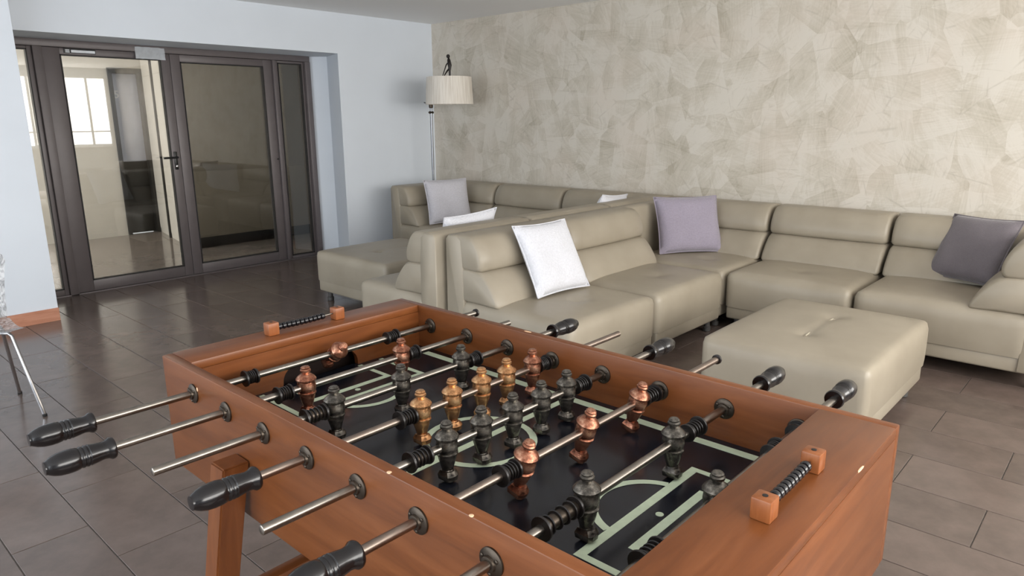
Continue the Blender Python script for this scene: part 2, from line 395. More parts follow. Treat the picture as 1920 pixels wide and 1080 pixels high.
# angled return of cream panels, then the dim near wall seen through the right leaf
ret = bmesh.new(); P0, P1 = Vector((XF, 3.73, 0)), Vector((XN, 3.40, 0))
prism(ret, [(0, 0), (1, 0), (1, 2.5), (0, 2.5)], lambda s, h: P0.lerp(P1, s)+Vector((0, 0, h)), lambda s, h: P0.lerp(P1, s)+Vector((0, .1, h)))
rto = tag(finish(ret, 'wall_corridor_return', 'cor_tile', smooth=False), 'cream panelled return wall beside the corridor doorway', 'wall', None, 'structure')
nrm = Vector((P1-P0)).cross(Vector((0, 0, 1))).normalized()
for i, (s0, s1) in enumerate([(.01, .33), (.40, .70), (.72, .99)]):
    for j in range(5):
        bm = bmesh.new(); z0, z1 = .06+j*.48, .06+j*.48+.472
        prism(bm, [(s0, z0), (s1, z0), (s1, z1), (s0, z1)], lambda s, h: P0.lerp(P1, s)+Vector((0, 0, h)), lambda s, h: P0.lerp(P1, s)+nrm*.008+Vector((0, 0, h)))
        finish(bm, 'wall_panel', 'cor_tile', rto, smooth=False)
bm = bmesh.new(); prism(bm, [(.345, 0), (.385, 0), (.385, 2.5), (.345, 2.5)], lambda s, h: P0.lerp(P1, s)+Vector((0, 0, h)), lambda s, h: P0.lerp(P1, s)+nrm*.02+Vector((0, 0, h)))
finish(bm, 'dark_joint_strip', 'cor_dark', rto, smooth=False)
nw = struct('wall_corridor_near', (XN-.1, XN, 3.40, 6.4, 0, 2.5), 'cor_wall', 'dim beige corridor wall seen through the right glass leaf', 'wall')
boxo('dado_board', (XN, XN+.012, 3.41, 6.39, .12, .875), 'cor_wall', nw, bev=.003)
boxo('skirting', (XN, XN+.014, 3.41, 6.39, 0, .12), 'black', nw, bev=.002)
struct('wall_corridor_end', (-8.2, XD-.1, 5.5, 5.6, 0, 2.5), 'cor_wall', 'end wall of the corridor', 'wall')
cw = bpy.data.objects.new('window_3', None); C.objects.link(cw); tag(cw, 'long white framed window on the right wall, mirrored in the glass doors', 'window', None, 'structure')
for b in [(-1.05, -1.0, .97, 2.29), (5.2, 5.25, .97, 2.29), (-1.05, 5.25, .97, 1.01), (-1.05, 5.25, 2.25, 2.29)]:
    boxo('window_frame', (XR+.0, XR+.028, b[0], b[1], b[2], b[3]), 'paper', cw)
for k in range(7): boxo('mullion', (XR+.0, XR+.028, 4.86-k*.98, 4.90-k*.98, 1.0, 2.26), 'paper', cw)
boxo('transom', (XR+.002, XR+.026, -1.03, 5.23, 1.24, 1.265), 'paper', cw)
boxo('pane', (XR+.05, XR+.056, -1.04, 5.24, .98, 2.28), 'glass', cw, bev=0)
boxo('window_sill', (XR-.06, XR+.03, -1.09, 5.29, .94, .968), 'paper', cw)
# doorway with grey door
cd = bpy.data.objects.new('door_3', None); C.objects.link(cd); tag(cd, 'grey corridor door in a dark frame, numbered, behind the left leaf', 'door', None, 'structure')
boxo('jamb', (XF-.14, XF+.03, DY0-.01, DY0+.035, 0, DZ+.01), 'cor_dark', cd)
boxo('jamb', (XF-.14, XF+.03, DY1-.03, DY1+.01, 0, DZ+.01), 'cor_dark', cd)
boxo('lintel', (XF-.14, XF+.03, DY0-.01, DY1+.01, DZ-.045, DZ+.02), 'cor_dark', cd)
lf = boxo('door_leaf', (XF-.12, XF-.07, DY0+.03, DY1-.03, .93, DZ-.04), 'cor_door', cd)
boxo('lower_panel', (XF-.12, XF-.06, DY0+.03, DY1-.03, .01, .93), 'cor_dark', cd)
cu = bpy.data.curves.new('door_number', 'FONT'); cu.body = '5'; cu.size = .13; cu.extrude = .002; cu.align_x = 'CENTER'
to = bpy.data.objects.new('door_number', cu); C.objects.link(to); cu.materials.append(MAT['paper']); to.parent = cd
to.location = (XF-.066, DY0+.09, 1.72); to.rotation_euler = (math.radians(90), 0, math.radians(90))

# ------------------------------------------------------------------ glazed door set
def leafset(name, y0, y1, glassY, zb, zt_, label, cat, x=XD, bottom=0.0, top=ZD, dep=.055):
    e = bpy.data.objects.new(name, None); C.objects.link(e); tag(e, label, cat, None, 'structure')
    g0, g1 = glassY
    st1 = boxo('stile', (x-.03, x+dep-.03, y0, g0, bottom, top), 'frame', e, .003)
    boxo('stile', (x-.03, x+dep-.03, g1, y1, bottom, top), 'frame', e, .003)
    boxo('bottom_rail', (x-.03, x+dep-.03, g0, g1, bottom, zb), 'frame', e, .003)
    boxo('top_rail', (x-.03, x+dep-.03, g0, g1, zt_, top), 'frame', e, .003)
    bm = bmesh.new(); t = .008
    for b in [(g0, g0+t, zb, zt_), (g1-t, g1, zb, zt_), (g0, g1, zb, zb+t), (g0, g1, zt_-t, zt_)]: box(bm, x-.01, x+dep-.024, b[0], b[1], b[2], b[3])
    finish(bm, 'gasket', 'gasket', e, smooth=False)
    boxo('pane', (x-.006, x+.002, g0+.002, g1-.002, zb+.002, zt_-.002), 'glass', e, bev=0)
    return e
fr = bpy.data.objects.new('trim_1', None); C.objects.link(fr); tag(fr, 'dark brown metal outer frame around the glass doors', 'door frame', None, 'structure')
boxo('head_frame', (XD-.05, XD+.06, 1.2, YD-.005, ZD-.055, ZD), 'frame', fr, .003)
boxo('jamb', (XD-.05, XD+.06, YD-.06, YD-.001, 0, ZD-.055), 'frame', fr, .003)
boxo('mullion', (XD-.05, XD+.05, 1.735, 1.80, 0, ZD-.055), 'frame', fr, .003)
boxo('mullion', (XD-.05, XD+.05, 3.765, 3.80, 0, ZD-.055), 'frame', fr, .003)
boxo('threshold', (XD-.05, XD+.05, 1.2, YD-.06, 0.0, .012), 'frame', fr, .002)
T = ZD-.057
leafset('window_1', 1.2, 1.733, (1.23, 1.70), .06, T-.02, 'narrow fixed glass panel left of the doors, half behind the white wall', 'window', bottom=.012, top=T)
d1 = leafset('door_1', 1.802, 2.782, (1.925, 2.705), .105, 1.955, 'left glass door leaf with black lever handle and pasted notices', 'door', bottom=.014, top=T)
d2 = leafset('door_2', 2.785, 3.763, (2.872, 3.672), .105, 1.945, 'right glass door leaf showing the dim corridor wall', 'door', bottom=.014, top=T)
leafset('window_2', 3.802, 4.118, (3.83, 4.095), .04, T-.02, 'narrow fixed glass panel right of the doors', 'window', bottom=.012, top=T)
hx = XD+.025
plate = boxo('handle_plate', (hx, hx+.008, 2.722, 2.752, 1.0, 1.16), 'black', d1, .003)
bm = bmesh.new(); tube(bm, [(hx, 2.737, 1.11), (hx+.05, 2.737, 1.11), (hx+.056, 2.725, 1.11), (hx+.056, 2.61, 1.108)], .009); finish(bm, 'lever', 'black', plate)
bm = bmesh.new(); lathe(bm, [(.012, 0), (.012, .012), (.008, .014)], 14, 'X', (hx+.008, 2.737, 1.03)); finish(bm, 'lock_cylinder', 'chrome', plate)
bm = bmesh.new(); tube(bm, [(hx, 3.75, 1.05), (hx+.012, 3.75, 1.05)], .008); finish(bm, 'bolt_cover', 'black', d2)
lab = boxo('notice_strip', (hx, hx+.004, 1.955, 2.19, 1.968, 2.004), 'label_black', d1, .001)
boxo('white_band', (hx+.004, hx+.005, 2.01, 2.185, 1.973, 1.993), 'paper', lab, 0)
for k in range(3): boxo('mark', (hx+.004, hx+.005, 1.968, 1.998, 1.972+.009*k, 1.977+.009*k), 'paper', lab, 0)
boxo('hook', (hx, hx+.012, 2.17, 2.19, 2.006, 2.03), 'chrome', d1, .002)
bm = bmesh.new()                       # crumpled paper notice taped to the top rail
n = 9; gv = [[bm.verts.new((XD+.063+.006*random.random(), 2.485+.245*i/n+.004*random.random(), 1.948+.098*j/4+.004*random.random())) for j in range(5)] for i in range(n+1)]
for i in range(n):
    for j in range(4): bm.faces.new((gv[i][j], gv[i+1][j], gv[i+1][j+1], gv[i][j+1]))
bmesh.ops.solidify(bm, geom=bm.faces[:], thickness=.001)
finish(bm, 'paper_notice', 'paper', d1, smooth=False)

# ------------------------------------------------------------------ sofa modules
ZB, ZS = .085, .405          # underside and seat rim
SHORT = .0
UP = chaikin([(.02, .592), (.235, .584), (.275, .598), (.278, .66), (.25, .735), (.205, .785), (.12, .792), (.02, .788)], 2)
LO = chaikin([(.02, .41), (.36, .40), (.405, .402), (.39, .45), (.345, .525), (.29, .582), (.23, .60), (.02, .60)], 2)
FRM = [(0, ZB+.005), (.14, ZB+.005), (.14, .60), (.12, .765), (.09, .785), (.02, .785), (0, .765)]
def prof_part(name, poly, A, B, inward, parent, mat='leather', bev=.012, bulge=.012, cuts=8, ext=0):
    """extrude profile (depth d inward from the back line A-B, height z) along A->B"""
    A, B, I = Vector(A), Vector(B), Vector(inward); L = (B-A)
    bm = bmesh.new()
    N = len(poly); cols = []
    cd_ = sum(p[0] for p in poly)/N; cz = sum(p[1] for p in poly)/N
    Ln = L.length
    # inset rings at both ends for a soft edge
    stops = [(0, .0), (bev*.35/Ln, .55), (bev/Ln, 1)] + [(i/cuts, 1) for i in range(1, cuts)] + [(1-bev/Ln, 1), (1-bev*.35/Ln, .55), (1, 0)]
    for s, k in stops:
        ring = []
        for d, z in poly:
            sh = bev*(1-k)
            v = Vector((d-cd_, z-cz)); l = v.length
            v = v*((l-sh)/l) if l > sh else v
            bl = bulge*math.sin(math.pi*s)*(1 if (v.x > 0) else 0)*min(1, v.x/.1)
            ring.append(bm.verts.new(A+L*s+I*(cd_+v.x+bl)+Vector((0, 0, cz+v.y))))
        cols.append(ring)
    for a, b in zip(cols, cols[1:]):
        for i in range(N): bm.faces.new((a[i], a[(i+1) % N], b[(i+1) % N], b[i]))
    bm.faces.new(cols[0]); bm.faces.new(list(reversed(cols[-1])))
    return finish(bm, name, mat, parent, ang=50)
def backrest(t, A, B, inward, frame_only=False):
    prof_part('back_frame', FRM, A, B, inward, t, bev=.01, bulge=0)
    if frame_only: return
    a = Vector(A); b = Vector(B); e = (b-a).normalized()*.002
    prof_part('lower_back_cushion', LO, a+e, b-e, inward, t, bev=.02)
    prof_part('upper_back_cushion', UP, a+e, b-e, inward, t, bev=.022)
def feet(t, x0, x1, y0, y1, top=ZB+.01):
    for x in (x0+.07, x1-.07):
        for y in (y0+.07, y1-.07):
            bm = bmesh.new(); lathe(bm, [(.022, 0), (.026, .004), (.026, .03), (.02, .035), (.02, top)], 14, 'Z', (x, y, 0)); finish(bm, 'foot', 'foot', t)
def module(label, x0, x1, y0, y1, backs, group, tuft=True, g=.0095, bare=False):
    """x0..x1,y0..y1 footprint; backs: subset of '-x','+x','+y'"""
    cx, cy = (x0+x1)/2, (y0+y1)/2
    t = thing('sofa_module', label, 'sofa', (cx, cy, 0), 0, group)
    X0_, X1_, Y0_, Y1_ = x0-cx+g, x1-cx-g, y0-cy+g, y1-cy-g
    sx0 = X0_+(.1 if '-x' in backs else 0); sx1 = X1_-(.1 if '+x' in backs else 0); sy1 = Y1_-(.1 if '+y' in backs else 0); sy0 = Y0_
    bm = bmesh.new()
    box(bm, sx0+.012, sx1-.012, sy0+.012, sy1-.012, ZB, .175, bev=.014, seg=3); finish(bm, 'base', 'leather', t)
    bm = bmesh.new()
    # tuft in the middle of the free seat
    fx0 = sx0+(.28 if '-x' in backs else 0); fx1 = sx1-(.28 if '+x' in backs else 0); fy1 = sy1-(.28 if '+y' in backs else 0)
    tf = ((( fx0+fx1)/2, (sy0+fy1)/2, .022, .05),) if tuft else ()
    softblock(bm, sx0, sx1, sy0, sy1, .168, ZS, .038, .022, tf)
    finish(bm, 'seat_cushion', 'leather', t, ang=70)
    if '+y' in backs: backrest(t, (X0_, Y1_, 0), (X1_, Y1_, 0), (0, -1, 0))
    if '-x' in backs: backrest(t, (X0_, Y0_, 0), (X0_, Y1_-(.13 if '+y' in backs else 0), 0), (1, 0, 0), bare)
    if '+x' in backs: backrest(t, (X1_, Y0_, 0), (X1_, Y1_-(.13 if '+y' in backs else 0), 0), (-1, 0, 0))
    feet(t, X0_, X1_, Y0_, Y1_)
    return t
G1, G2 = 'modules of the near beige sectional sofa', 'modules of the far beige sectional sofa'
YB = 5.37
module('beige leather sofa module at the right end, dark grey cushion on it', -1.255, -.25, 4.40, YB, ('+y', '+x'), G1, False)
module('beige leather armless sofa module behind the large near ottoman', -2.075, -1.257, 4.40, YB, ('+y',), G1)
module('beige leather corner sofa module with the lilac cushion', -2.985, -2.077, 4.40, YB, ('+y', '-x'), G1, bare=True)
module('beige leather armless sofa module between the corner and the white cushion', -2.985, -2.055, 3.53, 4.397, ('-x',), G1)
module('beige leather sofa module nearest the foosball table, white cushion on it', -2.985, -2.055, 2.685, 3.527, ('-x',), G1)
module('beige leather corner sofa module below the floor lamp, fluffy grey cushion on it', -5.70, -4.90, 4.42, YB, ('+y', '-x'), G2)
module('beige leather armless sofa module against the wallpaper, left of the back-to-back sofas', -4.897, -4.04, 4.42, YB, ('+y',), G2)
module('beige leather corner sofa module hidden behind the near sectional', -4.037, -3.0, 4.42, YB, ('+y', '+x'), G2)
module('beige leather sofa module backing onto the near sectional, middle one', -3.78, -3.0, 3.50, 4.417, ('+x',), G2)
module('beige leather sofa module facing the glass doors, backing onto the near sectional', -3.78, -3.0, 2.63, 3.497, ('+x',), G2)
def ottoman(label, x0, x1, y0, y1, seamdir, tufts):
    cx, cy = (x0+x1)/2, (y0+y1)/2; hx_, hy = (x1-x0)/2, (y1-y0)/2
    t = thing('ottoman', label, 'ottoman', (cx, cy, 0), 0, 'square leather ottomans')
    bm = bmesh.new(); box(bm, -hx_+.01, hx_-.01, -hy+.01, hy-.01, ZB, .18, bev=.014, seg=3); finish(bm, 'base', 'leather', t)
    bm = bmesh.new(); softblock(bm, -hx_, hx_, -hy, hy, .172, ZS+.005, .03, .02, [(a, b, .02, .045) for a, b in tufts], ((tufts[0]), (tufts[1]), .006), nx=36)
    cush = finish(bm, 'cushion', 'leather', t, ang=70)
    bm = bmesh.new(); tube(bm, [(tufts[0][0]*(1-s)+tufts[1][0]*s, tufts[0][1]*(1-s)+tufts[1][1]*s, ZS+.009+.004*math.sin(math.pi*s)) for s in [i/8 for i in range(9)]], .0035, 6)
    finish(bm, 'seam', 'piping', cush)
    for a, b in tufts:
        bm = bmesh.new(); lathe(bm, [(.012, -.004), (.013, 0), (.009, .004), (.003, .005)], 12, 'Z', (a, b, ZS+.004)); finish(bm, 'tuft_button', 'leather', cush)
    feet(t, -hx_, hx_, -hy, hy)
    return t
ottoman('large beige leather ottoman right behind the foosball table', -1.50, -.745, 2.98, 3.985, 'y', [(0, -.19), (0, .19)])
ottoman('beige leather ottoman standing alone in front of the glass doors', -4.90, -4.0, 3.03, 3.90, 'y', [(0.02, -.17), (0.02, .17)])

# ------------------------------------------------------------------ cushions
def cushion(label, size, BL, BR, TL, TR, mat, thick=.13, n=18, flat=.0, piping=None, hs=1.0):
    BL, BR, TL, TR = map(Vector, (BL, BR, TL, TR))
    c = (BL+BR+TL+TR)/4; U = ((BR-BL)+(TR-TL)).normalized(); V = ((TL-BL)+(TR-BR)); V = (V-U*V.dot(U)).normalized(); N = U.cross(V)
    bm = bmesh.new(); S = []
    for sgn in (1, -1):
        g = []
        for i in range(n+1):
            row = []
            for j in range(n+1):
                u, v = -1+2*i/n, -1+2*j/n
                pin = .10
                su = u*(1-pin*(1-u*u)*0-.07*(1-v*v)*0) ; 
                k = 1-.055*(1-abs(v)**2.0)*abs(u)**3; kk = 1-.055*(1-abs(u)**2.0)*abs(v)**3
                t = thick/2*((1-u**4)*(1-v**4))**.55+.004*math.sin(5*u+3*v)*(1-u*u)*(1-v*v)
                row.append(bm.verts.new((u*k*size/2, v*kk*size/2, sgn*t)))
            g.append(row)
        for i in range(n):
            for j in range(n): bm.faces.new((g[i][j], g[i+1][j], g[i+1][j+1], g[i][j+1]))
    bmesh.ops.remove_doubles(bm, verts=bm.verts[:], dist=1e-5)
    # bilinear mapping of the outline so the leaning shape follows its four corners
    hU, hV = size/2, size/2
    o = finish(bm, 'cushion', mat, None, ang=80)
    R = Matrix((U, V*hs, N)).transposed().to_4x4(); R.translation = c
    o.matrix_world = R
    tag(o, label, 'cushion', 'scatter cushions on the sofas')
    bm = bmesh.new(); pts = []
    for s in range(4):
        for i in range(12):
            a = -1+2*i/12
            u, v = [(a, -1), (1, a), (-a, 1), (-1, -a)][s]
            k = 1-.055*(1-abs(v)**2)*abs(u)**3; kk = 1-.055*(1-abs(u)**2)*abs(v)**3
            pts.append((u*k*size/2, v*kk*size/2, 0))
    pts.append(pts[0]); tube(bm, pts, .0045, 6); finish(bm, 'piping', piping or mat, o)
    return o
def lean(bl, br, height, tilt):
    """corners of a square cushion whose bottom edge runs bl->br, top leaning back by tilt along the left-hand normal"""
    bl, br = Vector(bl), Vector(br); u = (br-bl).normalized(); nrm_ = Vector((0, 0, 1)).cross(u)
    top = Vector((0, 0, height*math.cos(tilt)))+nrm_*height*math.sin(tilt)
    return bl, br, bl+top, br+top
def put(label, bl, br, tilt, mat, thick=.13, piping=None, hs=1.0):
    s = (Vector(br)-Vector(bl)).length
    a, b, c, d = lean(bl, br, s*hs, tilt); return cushion(label, s, a, b, c, d, mat, thick, piping=piping, hs=hs)
put('white textured cushion leaning on the sofa nearest the foosball table', (-2.49, 2.945, .437), (-2.455, 3.385, .437), .50, 'cush_white', .11)
put('lilac grey velvet cushion in the corner of the near sofa', (-2.68, 4.585, .43), (-2.37, 4.99, .43), .40, 'cush_lilac', .13, hs=.87)
cushion('dark grey woven cushion at the right end of the near sofa', .43, (-.985, 5.03, .435), (-.70, 4.84, .445), (-.845, 5.15, .825), (-.545, 5.07, .825), 'cush_dark', .12)
put('pale grey fluffy cushion on the far sofa beneath the lamp', (-5.19, 4.50, .43), (-5.06, 4.95, .43), .28, 'cush_pale', .13, hs=.93)
put('white cushion just showing above the sofa backs, left one', (-3.44, 3.46, .45), (-3.49, 3.03, .42), .42, 'cush_white', .12)
put('silvery white cushion tip peeking above the sofa backs near the wallpaper', (-3.42, 4.97, .40), (-3.34, 4.50, .437), .38, 'cush_white', .12, hs=.92)

# ------------------------------------------------------------------ floor lamp
lx, ly = -5.80, 5.10
lamp = thing('floor_lamp', 'floor lamp with cream drum shade and black figure finial in the corner', 'floor lamp', (lx, ly, 0))
bm = bmesh.new(); lathe(bm, [(.14, 0), (.15, .004), (.15, .018), (.13, .026), (.02, .03)], 32); finish(bm, 'base', 'chrome', lamp)
bm = bmesh.new(); tube(bm, [(0, 0, .02), (0, 0, 1.60)], .0105, 14); finish(bm, 'pole', 'lamp_steel', lamp)
bm = bmesh.new(); tube(bm, [(0, 0, .9), (0, 0, 1.5)], .013, 14); finish(bm, 'upper_tube', 'lamp_steel', lamp)
bm = bmesh.new(); lathe(bm, [(.016, 1.545), (.022, 1.552), (.022, 1.60), (.016, 1.607)], 16); jn = finish(bm, 'joint', 'pewter', lamp)
bm = bmesh.new(); lathe(bm, [(.010, -.03), (.014, -.02), (.014, .02), (.010, .03)], 12, 'Y', (0, 0, 1.50)); finish(bm, 'knob', 'pewter', jn)
scx, scy = .40, -.10
bm = bmesh.new(); tube(bm, [(-.16, .048, 1.605), (0, 0, 1.585), (scx*.5, scy*.5, 1.61), (scx, scy, 1.68)], .007, 10); finish(bm, 'arm', 'lamp_steel', lamp)
R0, R1, ZA, ZZ = .222, .238, 1.575, 1.84
bm = bmesh.new(); N = 96
rings = []
for (z, r) in [(ZA, R1), (ZA+.07, R1-.004), (ZA+.14, (R0+R1)/2), (ZZ-.06, R0+.004), (ZZ, R0), (ZZ, R0-.006), (ZA+.14, (R0+R1)/2-.006), (ZA, R1-.006)]:
    rings.append([bm.verts.new((scx+(r+.0025*(i % 2))*math.cos(2*math.pi*i/N), scy+(r+.0025*(i % 2))*math.sin(2*math.pi*i/N), z)) for i in range(N)])
for a, b in zip(rings, rings[1:]+rings[:1]):
    for i in range(N): bm.faces.new((a[i], a[(i+1) % N], b[(i+1) % N], b[i]))
sh = finish(bm, 'lamp_shade', 'shade', lamp, ang=60)
bm = bmesh.new()
for a in range(3): tube(bm, [(scx, scy, ZZ-.04), (scx+R0*math.cos(a*2.094), scy+R0*math.sin(a*2.094), ZZ-.02)], .003, 6)
finish(bm, 'shade_spider', 'chrome', sh)
bm = bmesh.new(); lathe(bm, [(R1-.012, ZA+.012), (R1-.012, ZA+.018)], 48, 'Z', (scx, scy, 0)); finish(bm, 'diffuser', 'shade', sh)
bm = bmesh.new(); bmesh.ops.create_uvsphere(bm, u_segments=14, v_segments=10, radius=.05, matrix=Matrix.Translation((scx, scy, 1.70))); finish(bm, 'bulb', 'paper', sh)
bm = bmesh.new()                     # small black iron figure standing on the shade
fx, fy, fz = scx, scy, ZZ-.04
tube(bm, [(fx+.012, fy, fz), (fx+.014, fy, fz+.10), (fx+.016, fy, fz+.15), (fx+.004, fy, fz+.20), (fx, fy, fz+.225)], [.008, .010, .020, .017, .007], 8)
tube(bm, [(fx+.012, fy, fz+.125), (fx-.022, fy-.01, fz+.09), (fx-.05, fy-.02, fz+.05)], [.010, .007, .005], 8)
tube(bm, [(fx+.006, fy, fz+.19), (fx-.026, fy-.01, fz+.155), (fx-.075, fy-.02, fz+.045)], [.008, .006, .004], 8)
bmesh.ops.create_uvsphere(bm, u_segments=12, v_segments=8, radius=.019, matrix=Matrix.Translation((fx-.004, fy, fz+.238)))
finish(bm, 'finial_figure', 'black_iron', lamp)

# ------------------------------------------------------------------ chair at the left edge
ch = thing('lounge_chair', 'clear plastic chair with thin chrome legs at the left edge', 'chair', (-4.15, .60, 0))
def L(p): return Vector(p)-Vector((-4.15, .60, 0))
bm = bmesh.new()
nU, nV = 14, 22; gv = []
for i in range(nU+1):
    u = -1+2*i/nU; row = []
    for j in range(nV+1):
        s = j/nV
        if s < .5: x = -3.90-.36*(s/.5); z = .455-.02*math.sin(math.pi*s/.5); wdt = .205+.02*s
        else:
            k = (s-.5)/.5; x = -4.26-.04*math.sin(k*1.57)-.13*k; z = .445+.345*k; wdt = .21+.075*k**1.5
            if k > .8: wdt *= 1-.18*((k-.8)/.2)**2
        x += .05*(u*u)*(1 if s > .5 else .3); z += .02*u*u*(1-s)
        row.append(bm.verts.new(L((x, .60+u*wdt*1.02, z))))
    gv.append(row)
for i in range(nU):
    for j in range(nV): bm.faces.new((gv[i][j], gv[i+1][j], gv[i+1][j+1], gv[i][j+1]))
bmesh.ops.solidify(bm, geom=bm.faces[:], thickness=.008)
finish(bm, 'seat_shell', 'poly', ch, ang=60)
for y, s in ((.60+.235, 1), (.60-.235, -1)):
    for xt, xb in ((-4.0, -3.925), (-4.18, -4.37)):
        bm = bmesh.new(); tube(bm, [L((-4.09, .60+s*.12, .425)), L((xt-.01, .60+s*.165, .43)), L((xt, .60+s*.172, .418)), L((xb, y, .006))], .0085, 10)
        leg = finish(bm, 'leg', 'chrome', ch)
        bm = bmesh.new(); lathe(bm, [(.010, 0), (.011, .004), (.010, .014)], 10, 'Z', L((xb, y, 0))); finish(bm, 'foot_cap', 'black', leg)

# ------------------------------------------------------------------ foosball table
ZT, ZR, ZF = .90, .8482, .778
TX0, TX0i, TX1i, TX1 = -1.635, -1.5321, -.397, -.2666
YL, YLi, YRi, YRo = .5913, .614, 1.2725, 1.2953
XRD = [-1.4797+.15*i for i in range(8)]
PB = .632
ft = thing('foosball_table', 'brown wooden foosball table with dark playfield in the foreground', 'foosball table', (0, 0, 0))
ft.location = (-.95, .943, 0)
O_ = Vector((-.95, .943, 0))
def fb(name, b, mat, parent=ft, bev=.003, seg=2):
    return boxo(name, (b[0]-O_.x, b[1]-O_.x, b[2]-O_.y, b[3]-O_.y, b[4], b[5]), mat, parent, bev, seg)
def FL(p): return Vector(p)-O_
fb('side_panel', (TX0, TX1, YL, YLi, PB, ZT), 'wood_x')
fb('side_panel', (TX0, TX1, YRi, YRo, PB, ZT), 'wood_x')
for (a, b, s) in ((TX0, TX0i, 1), (TX1i, TX1, -1)):
    fb('end_top_board', (a+.0005, b, YLi, YRi, ZT-.02, ZT+.0006), 'wood_y', bev=.0025)
    xo = (a, a+.02) if s > 0 else (b-.02, b)
    fb('end_panel', (xo[0]+.0004, xo[1], YLi, YRi, PB, ZT-.02), 'wood_y', bev=.001)
    # inner board with an arched goal mouth
    yc = (YLi+YRi)/2; hw, hh = .112, .056
    xi, xj = (b-.016, b-.001) if s > 0 else (a+.001, a+.016)
    top_ = ZT-.02; bm = bmesh.new()
    pts = [(YLi, ZF-.03), (yc-hw-.001, ZF-.03), (yc-hw, ZF+.004)]
    for k in range(1, 16):
        a_ = math.pi*k/16; pts.append((yc-hw*math.copysign(abs(math.cos(a_))**.75, math.cos(a_)), ZF+.004+hh*math.sin(a_)**.8))
    pts += [(yc+hw, ZF+.004), (yc+hw+.001, ZF-.03), (YRi, ZF-.03)]
    cols_ = [[bm.verts.new(FL((xx, y, zz))) for xx in (xi, xj) for zz in (z, top_)] for y, z in pts]
    for c0, c1 in zip(cols_, cols_[1:]):
        for i0, i1 in ((0, 1), (1, 3), (3, 2), (2, 0)): bm.faces.new((c0[i0], c0[i1], c1[i1], c1[i0]))
    for c0 in (cols_[0], cols_[-1]): bm.faces.new((c0[0], c0[1], c0[3], c0[2]))
    finish(bm, 'goal_board', 'wood_y', ft, smooth=False)
    gx = (a+.021, b-.017) if s > 0 else (a+.017, b-.021)
    fb('goal_box', (gx[0], gx[1], yc-hw-.01, yc+hw+.01, ZF-.07, ZF-.05), 'goal_dark', bev=0)
    fb('goal_back', ((gx[0], gx[0]+.006) if s > 0 else (gx[1]-.006, gx[1]))+(YLi+.001, YRi-.001, ZF-.05, ZT-.021), 'goal_dark', bev=0)
fb('bottom_board', (TX0+.021, TX1-.021, YLi, YRi, PB+.004, PB+.02), 'wood_x', bev=.001)
pf = fb('playfield', (TX0i-.014, TX1i+.014, YLi+.0005, YRi-.0005, ZF-.02, ZF), 'field', bev=0)
# markings
xm, ym = -.9547, (YLi+YRi)/2
LZ = ZF+.0006
def flat(poly_pts, name='field_line'):
    bm = bmesh.new(); prism(bm, poly_pts, lambda x, y: FL((x, y, LZ)), lambda x, y: FL((x, y, ZF-.001))); return finish(bm, name, 'line', pf, smooth=False)
def bar(x0, x1, y0, y1): flat([(x0, y0), (x1, y0), (x1, y1), (x0, y1)])
def arc(cx, cy, r, w, a0, a1, n=40):
    bm = bmesh.new(); full = abs(a1-a0) > 6.28
    top, bot = [], []
    for i in range(n+1):
        a = a0+(a1-a0)*i/n
        for rr in (r-w/2, r+w/2): top.append(bm.verts.new(FL((cx+rr*math.cos(a), cy+rr*math.sin(a), LZ+.0002))))
    for i in range(n): bm.faces.new((top[2*i], top[2*i+1], top[2*i+3], top[2*i+2]))
    return finish(bm, 'field_line', 'line', pf, smooth=False)
LW = .0165
bar(TX0i+.035, TX1i-.035, YRi-.043, YRi-.021); bar(TX0i+.035, TX1i-.035, YLi+.021, YLi+.043)
bar(xm-LW/2, xm+LW/2, YLi+.043, ym-.1185); bar(xm-LW/2, xm+LW/2, ym+.1185, YRi-.043); bar(xm-LW/2, xm+LW/2, ym-.1035, ym+.1035)
arc(xm, ym, .1115, .0155, 0, 6.2832)
for s in (-1, 1):
    ex = xm+s*.567                      # end line side
    px = xm+s*.392                      # penalty box front
    gx = xm+s*.445                      # goal box front
    def sb(xa, xb, ya, yb): bar(min(xa, xb), max(xa, xb), ya, yb)
    sb(px-LW/2, px+LW/2, ym-.185, ym+.185)
    sb(px+s*LW/2, ex, ym+.172, ym+.185); sb(px+s*LW/2, ex, ym-.185, ym-.172)
    sb(gx-LW/2, gx+LW/2, ym-.115, ym+.115)
    sb(gx+s*LW/2, ex, ym+.102, ym+.115); sb(gx+s*LW/2, ex, ym-.115, ym-.102)
    th = math.acos(.028/.098)
    base = 0 if s < 0 else math.pi
    arc(px+s*.0175, ym, 0.0985, .0145, base-1.31, base+1.31, 24)
    bm = bmesh.new(); lathe(bm, [(.007, ZF-.0005), (.007, LZ)], 16, 'Z', FL((px+s*.032, ym, 0))); finish(bm, 'penalty_spot', 'line', pf, smooth=False)
# legs and stretchers
for sx, lxx in ((-1, -1.2775), (1, -.632)):
    for sy, lyy in ((-1, YL-.0275), (1, YRo+.0275)):
        bm = bmesh.new(); h = .0272
        vs4 = []
        for z, dx, dy, hh_ in ((.766, 0, 0, h), (0.0, sx*.085, sy*.085, .023)):
            vs4.append([bm.verts.new(FL((lxx+dx+i*hh_, lyy+dy+j*hh_, z))) for i, j in ((-1, -1), (1, -1), (1, 1), (-1, 1))])
        for i in range(4): bm.faces.new((vs4[0][i], vs4[0][(i+1) % 4], vs4[1][(i+1) % 4], vs4[1][i]))
        bm.faces.new(vs4[0]); bm.faces.new(list(reversed(vs4[1])))
        bmesh.ops.bevel(bm, geom=bm.edges[:], offset=.003, segments=2, affect='EDGES'); finish(bm, 'leg', 'wood_z', ft)
    xs = lxx+sx*.035
    fb('stretcher', (xs-.018, xs+.018, YL-.06, YRo+.06, .405, .452), 'wood_y')
